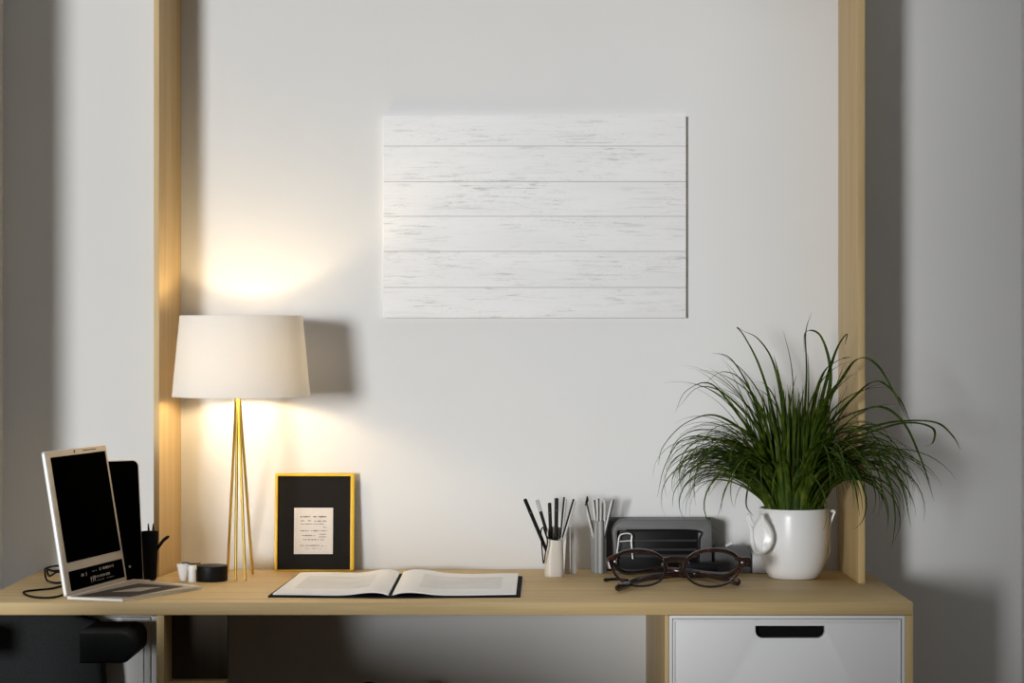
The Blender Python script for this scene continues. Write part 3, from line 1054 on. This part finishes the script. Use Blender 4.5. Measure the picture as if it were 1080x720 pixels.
# ------------------------------------------------------------------ potted grass
px_, py_ = (837 - 540) * 4.63 / F, -0.17
pot = thing('potted_grass', 'arching green grass plant in a white ceramic pot at the right end of the desk', 'potted plant', (px_, py_, TZ))
zr = 0.9005
prof = [(0, TZ + 0.0004), (0.050, TZ + 0.0004), (0.0535, TZ + 0.003), (0.0620, TZ + 0.018), (0.0690, TZ + 0.040), (0.0735, TZ + 0.075), (0.0745, TZ + 0.105), (0.0740, TZ + 0.130), (0.0735, zr - 0.001),
        (0.0728, zr), (0.0705, zr), (0.0698, zr - 0.002), (0.070, TZ + 0.10), (0.060, TZ + 0.03), (0, TZ + 0.02)]
body = obj('pot', LT(prof, px_, py_, 72), 'ceramic', pot, angle=50)
obj('soil', LT([(0, zr - 0.02), (0.0685, zr - 0.02), (0.0685, zr - 0.012), (0, zr - 0.009)], px_, py_, 40), 'soil', pot)
# left handle: a thick teardrop leaf with a curling tail
hd = bmesh.new()
dH = 4.555
out = [P(x, y, dH) for x, y in ((804, 541.5), (808, 547), (813, 555), (816.3, 564), (815.5, 573), (811, 580.5), (803.5, 584.5), (798, 581), (795, 571), (795, 560), (798.5, 551), (801, 546.5))]
out = smooth_path(out, 4, closed=True)
c = sum(out, Vector()) / len(out)


def onpot(p, lift):
    """push the shape back so that it hugs the front-left of the pot"""
    q = p.copy()
    q.y += 0.020 * max(0.0, (c.x - p.x) / 0.02) - lift
    return q


rings = []
for (k, lift) in ((1.0, -0.012), (1.0, 0.0), (0.93, 0.0045), (0.78, 0.0065), (0.62, 0.0040), (0.3, 0.0030)):
    rings.append([hd.verts.new(onpot(c.lerp(p, k), lift)) for p in out])
n_ = len(out)
for a, b2 in zip(rings, rings[1:]):
    for k in range(n_):
        hd.faces.new((a[k], a[(k + 1) % n_], b2[(k + 1) % n_], b2[k]))
hd.faces.new(rings[-1])
hd.faces.new(rings[0][::-1])
bmesh.ops.recalc_face_normals(hd, faces=hd.faces[:])
obj('handle', hd, 'ceramic', body, angle=60)
tail = smooth_path([P(803, 584, 4.560), P(797, 582, 4.562), P(793.5, 572, 4.566), P(792.5, 560, 4.57), P(790, 552, 4.57), P(788.5, 546, 4.57), P(790, 543.5, 4.57), P(791.5, 548, 4.568), P(794.5, 554, 4.566)], 6)
n_ = len(tail)
obj('handle_tail', T(tail, [0.0032 + 0.0018 * math.sin(PI * i / (n_ - 1)) for i in range(n_)], 10), 'ceramic', body)
rh = smooth_path([P(870.0, 540, 4.63), P(875, 538.8, 4.63), P(880, 539.5, 4.63), P(877.5, 547, 4.63), P(874.8, 556, 4.63), P(874.2, 568, 4.63), P(874.6, 580, 4.63), P(872.2, 589, 4.63)], 6)
obj('handle', T(rh, [0.0032] * 14 + [0.0024] * (len(rh) - 14), 10), 'ceramic', body)

# blades
rnd = random.Random(11)
grass = bmesh.new()


def add_blade(bm, pts, w0, twist=0.0, face=None):
    """folded tapering ribbon along pts"""
    n = len(pts)
    prev = None
    base_side = face if face is not None else None
    for i in range(n):
        a = pts[max(0, i - 1)]
        b_ = pts[min(n - 1, i + 1)]
        t = (b_ - a).normalized()
        side = base_side - t * base_side.dot(t)
        if side.length < 1e-4:
            side = Vector((1, 0, 0))
        side.normalize()
        nor = t.cross(side)
        f = i / (n - 1)
        wd = w0 * (0.75 + 0.45 * math.sin(PI * min(1, f * 1.6 + 0.12))) * (1 - f ** 3.0) + 0.0003
        if f > 0.98:
            wd = 0.0003
        l = bm.verts.new(pts[i] + side * wd * 0.5 + nor * wd * 0.14)
        m_ = bm.verts.new(pts[i] - nor * wd * 0.14)
        r = bm.verts.new(pts[i] - side * wd * 0.5 + nor * wd * 0.14)
        if prev:
            bm.faces.new((prev[0], l, m_, prev[1]))
            bm.faces.new((prev[1], m_, r, prev[2]))
        prev = (l, m_, r)


def blocked(pts):
    for p in pts:
        if p.y > -0.010 or p.z < TZ + 0.012:
            return True
        if p.x < 0.47 and p.y > -0.14 and p.z < 0.90:
            return True
        if p.x > 0.718 and p.x < 0.751 and p.y > -0.288:
            return True
        if p.x > 0.735 and p.y > -0.286 and p.x < 0.76:
            return True
        rr = math.hypot(p.x - px_, p.y - py_)
        if p.z < zr + 0.001 and rr < 0.079:
            return True
    return False


def grow(az, th0, L_, droop, r0, n=22, wob=0.0):
    p = Vector((px_ + r0 * math.cos(az), py_ + r0 * math.sin(az) , zr - 0.010))
    pts = [p.copy()]
    th = th0
    ds = L_ / n
    a = az
    for i in range(n):
        f = (i + 1) / n
        th += droop * ds * (0.25 + 2.2 * f ** 1.3)
        a += wob * ds
        d_ = Vector((math.sin(th) * math.cos(a), math.sin(th) * math.sin(a), math.cos(th)))
        p = p + d_ * ds
        pts.append(p.copy())
    return pts


def clear_start(pts):
    k = next((i for i, q in enumerate(pts) if q.z > zr + 0.002), 0)
    return pts[k:]


count = 0
tries = 0
specs = []
while count < 360 and tries < 9000:
    tries += 1
    k = rnd.random()
    az = rnd.uniform(-PI, PI)
    r0 = 0.063 * math.sqrt(rnd.random())
    if k < 0.34:        # upright core
        th0, L_, dr_, wd = rnd.uniform(0.0, 0.22), rnd.uniform(0.14, 0.29), rnd.uniform(0.2, 1.8), rnd.uniform(0.0065, 0.0105)
    elif k < 0.93:      # drooping mass
        th0, L_, dr_, wd = rnd.uniform(0.10, 0.62), rnd.uniform(0.22, 0.40), rnd.uniform(4.2, 8.0), rnd.uniform(0.0056, 0.0088)
    else:               # high arches
        th0, L_, dr_, wd = rnd.uniform(0.02, 0.20), rnd.uniform(0.34, 0.42), rnd.uniform(1.4, 3.6), rnd.uniform(0.005, 0.007)
    if 0.34 <= k < 0.93 and abs(az + PI / 2) < 0.75 and rnd.random() < 0.8:
        continue
    pts = grow(az, th0, L_, dr_, r0, wob=rnd.uniform(-2.5, 2.5))
    if blocked(clear_start(pts)):
        continue
    pr = pts[-1]
    dpr = pr.y + CD
    side = Vector((-math.sin(az), math.cos(az), 0)).lerp(Vector((1, 0, 0)), 0.35)
    if side.length < 0.2:
        side = Vector((1, 0, 0))
    add_blade(grass, pts, wd, face=side.normalized())
    count += 1

# long blades of their own, read along their courses
HERO = [
    ([(838, 540), (846, 480), (851, 400), (850, 352), (856, 329)], 4.60, 4.60),
    ([(846, 540), (866, 450), (876, 395), (866, 355), (850, 350), (848, 372)], 4.60, 4.58),
    ([(828, 540), (818, 450), (802, 390), (785, 355), (777, 345), (786, 350)], 4.60, 4.58),
    ([(832, 540), (826, 440), (816, 385), (800, 358), (782, 348)], 4.62, 4.60),
    ([(840, 540), (837, 450), (835, 390), (826, 348)], 4.60, 4.60),
    ([(852, 540), (868, 440), (880, 375), (893, 352), (891, 364)], 4.58, 4.47),
    ([(850, 540), (866, 450), (888, 400), (906, 378), (926, 386), (946, 420), (958, 444)], 4.58, 4.36),
    ([(856, 540), (885, 470), (920, 450), (955, 444), (988, 446), (1005, 460), (1013, 474)], 4.56, 4.38),
    ([(856, 540), (885, 480), (930, 452), (962, 446), (984, 452), (984, 466), (974, 471)], 4.55, 4.40),
    ([(856, 540), (886, 462), (918, 430), (950, 442), (972, 486), (985, 528)], 4.55, 4.38),
    ([(854, 540), (880, 480), (912, 468), (935, 500), (944, 540), (941, 578)], 4.55, 4.38),
    ([(856, 540), (888, 490), (925, 478), (950, 510), (961, 556)], 4.55, 4.38),
    ([(852, 540), (872, 490), (890, 490), (901, 510), (907, 545)], 4.56, 4.40),
    ([(822, 540), (806, 480), (780, 440), (750, 405), (724, 412), (712, 435)], 4.60, 4.56),
    ([(822, 540), (806, 460), (790, 410), (770, 378), (750, 372)], 4.61, 4.60),
    ([(818, 540), (800, 480), (760, 440), (725, 445), (700, 470), (694, 492)], 4.58, 4.52),
    ([(818, 540), (796, 490), (760, 465), (722, 462), (702, 490), (693, 525)], 4.58, 4.50),
    ([(820, 540), (800, 500), (770, 480), (735, 490), (713, 515), (709, 535)], 4.57, 4.50),
    ([(820, 540), (803, 495), (780, 490), (766, 515), (757, 545)], 4.56, 4.50),
    ([(822, 540), (810, 490), (795, 500), (787, 530), (795, 545)], 4.55, 4.51),
    ([(858, 540), (874, 470), (900, 420), (925, 402), (948, 420), (962, 450)], 4.56, 4.38),
    ([(846, 540), (858, 440), (868, 395), (884, 380), (898, 376)], 4.58, 4.47),
    ([(824, 540), (808, 450), (786, 405), (762, 392), (740, 408)], 4.59, 4.55),
    ([(820, 540), (800, 470), (770, 420), (738, 408), (715, 430)], 4.58, 4.52),
    ([(834, 540), (828, 440), (822, 400), (816, 374)], 4.585, 4.56),
]
for way, d0, d1 in HERO:
    n_ = len(way)
    ctrl = [P(x, y, d0 + (d1 - d0) * min(1.0, (i / (n_ - 1)) * 1.35)) for i, (x, y) in enumerate(way)]
    for q, lim in ((ctrl[0], 0.050), (ctrl[1], 0.085)):
        dv = Vector((q.x - px_, q.y - py_, 0))
        if dv.length > lim:
            dv *= lim / dv.length
            q.x, q.y = px_ + dv.x, py_ + dv.y
    ctrl[0].z = zr - 0.01
    sm = smooth_path(ctrl, 7)
    ax = (sm[-1] - sm[0])
    side = Vector((-ax.y, ax.x, 0)).normalized() if math.hypot(ax.x, ax.y) > 0.02 else Vector((1, 0, 0))
    side = side.lerp(Vector((0.5, -0.4, 0.5)), 0.5).normalized()
    add_blade(grass, sm, rnd.uniform(0.0070, 0.0100), face=side)
# extra drooping fans to the left and to the front right, clear of the upright
extra = 0
tries = 0
while extra < 180 and tries < 12000:
    tries += 1
    if rnd.random() < 0.68:
        az = rnd.uniform(-1.15, -0.60)
        L_, dr_ = rnd.uniform(0.22, 0.42), rnd.uniform(3.2, 6.5)
    else:
        az = PI + rnd.uniform(-0.55, 0.75)
        L_, dr_ = rnd.uniform(0.20, 0.34), rnd.uniform(4.5, 8.0)
    pts = grow(az, rnd.uniform(0.2, 0.75), L_, dr_, 0.05 * math.sqrt(rnd.random()), wob=rnd.uniform(-1.5, 2.5))
    if blocked(clear_start(pts)):
        continue
    side = Vector((-math.sin(az), math.cos(az), 0)).lerp(Vector((0, 0, 1)), rnd.uniform(0, 0.6)).normalized()
    add_blade(grass, pts, rnd.uniform(0.0050, 0.0078), face=side)
    extra += 1
obj('foliage', grass, 'grass', pot, angle=80)

# ------------------------------------------------------------------ chair tucked under the left end
ch = thing('office_chair', 'black office chair tucked under the left end of the desk', 'chair', (-0.965, -0.62, 0))


def pad(bm, x0, x1, y0, y1, z0, z1, r):
    return box(bm, x0, x1, y0, y1, z0, z1, bev=r, seg=5)


bx0, bx1 = -1.115, -0.823
bkst = plate([[(bx0, 0.50), (bx0 + 0.02, 0.47), (bx1 - 0.01, 0.47), (bx1 + 0.008, 0.50), (bx1 + 0.007, 0.56), (bx1 + 0.003, 0.61), (bx1, 0.655), (bx1 - 0.002, 0.69),
               (bx1 - 0.012, 0.700), (bx1 - 0.03, 0.703), (bx1 - 0.045, 0.709), (bx1 - 0.065, 0.718), (bx0 + 0.03, 0.718), (bx0, 0.70)]], 0.05, front(-0.47), 0.012)
obj('backrest', bkst, 'black_fabric', ch)
obj('seat', pad(bmesh.new(), -1.115, -0.80, -0.93, -0.50, 0.40, 0.47, 0.025), 'black_fabric', ch)
for x0, x1 in ((-0.832, -0.729), (-1.128, -1.062)):
    zl, zh = CZ - (686.5 - 355) * 4.30 / F, CZ - (655 - 355) * 4.30 / F
    ap = plate([rrect(x0, x1, zl, zh, 0.024, n=8, corners=(0, 1, 1, 0) if x1 > -0.9 else (1, 0, 0, 1))], 0.17, front(-0.579), 0.006)
    ar = obj('armrest', ap, 'black_fabric', ch)
obj('seat_bracket', B(-1.0, -0.92, -0.52, -0.44, 0.41, 0.50, bev=0.006), 'black', ch)
obj('gas_column', LT([(0, 0.06), (0.028, 0.06), (0.028, 0.24), (0.018, 0.245), (0.018, 0.40), (0, 0.40)], -0.95, -0.70, 24), 'black', ch)
for k in range(5):
    an = 2 * PI * k / 5 + 0.3
    ex, ey = -0.95 + 0.14 * math.cos(an), -0.70 + 0.14 * math.sin(an)
    lg = obj('base_leg', T([(-0.95, -0.70, 0.10), (ex, ey, 0.065)], [0.022, 0.014], 10), 'black', ch)
    obj('caster', T([(ex - 0.012 * math.sin(an), ey + 0.012 * math.cos(an), 0.026), (ex + 0.012 * math.sin(an), ey - 0.012 * math.cos(an), 0.026)], 0.0255, 16), 'black', lg)

# lidded bin whose knob just shows at the bottom edge
bnx, bny = (389 - 540) * 4.5 / F, -0.30
bin_ = thing('waste_bin', 'black lidded bin under the desk, only its rounded knob showing', 'bin', (bnx, bny, 0))
obj('bin_body', LT([(0, 0.0004), (0.10, 0.0004), (0.115, 0.44), (0, 0.44)], bnx, bny, 40), 'black', bin_)
ld = obj('bin_lid', LT([(0, 0.4402), (0.119, 0.4402), (0.119, 0.452), (0.09, 0.474), (0.04, 0.485), (0, 0.486)], bnx, bny, 40), 'black', bin_)
obj('knob', LT([(0, 0.480), (0.018, 0.480)] + [(0.033 * math.sin(a), 0.5145 - 0.033 * math.cos(a)) for a in [0.7 + k * (PI - 0.7) / 10 for k in range(10)]] + [(0, 0.5475)], bnx, bny, 28), 'black', ld)

# ------------------------------------------------------------------ light
sun = bpy.data.lights.new('sun', 'SUN')
sun.energy = 2.25
sun.angle = math.radians(11)
sun.color = (0.98, 0.995, 1.0)
so = bpy.data.objects.new('sun', sun)
COL.objects.link(so)
so.rotation_euler = Vector((0.455, 1.0, -0.048)).to_track_quat('-Z', 'Y').to_euler()
so.location = (-3, -5, 3)

wd = bpy.data.worlds.new('world')
S.world = wd
wd.use_nodes = True
bg = wd.node_tree.nodes['Background']
wn_ = wd.node_tree
tcw = wn_.nodes.new('ShaderNodeTexCoord')
spw = wn_.nodes.new('ShaderNodeSeparateXYZ')
wn_.links.new(tcw.outputs['Generated'], spw.inputs[0])
sky = ramp(wn_, spw.outputs['Z'], [(0.0, (0.025, 0.026, 0.027)), (0.45, (0.06, 0.062, 0.065)), (0.88, (0.62, 0.64, 0.66))])
wn_.links.new(sky, bg.inputs[0])
bg.inputs[1].default_value = 1.0

# ------------------------------------------------------------------ camera
cam = bpy.data.cameras.new('camera')
cam.sensor_width = 36
cam.lens = F / 1080 * 36
cam.shift_y = -5 / 1080
co = bpy.data.objects.new('camera', cam)
COL.objects.link(co)
co.location = (0, -CD, CZ)
co.rotation_euler = (PI / 2, 0, 0)
S.camera = co

vs = S.view_settings
vs.view_transform = 'Standard'
vs.look = 'None'
vs.gamma = 1
vs.exposure = 0.0
vs.use_curve_mapping = False
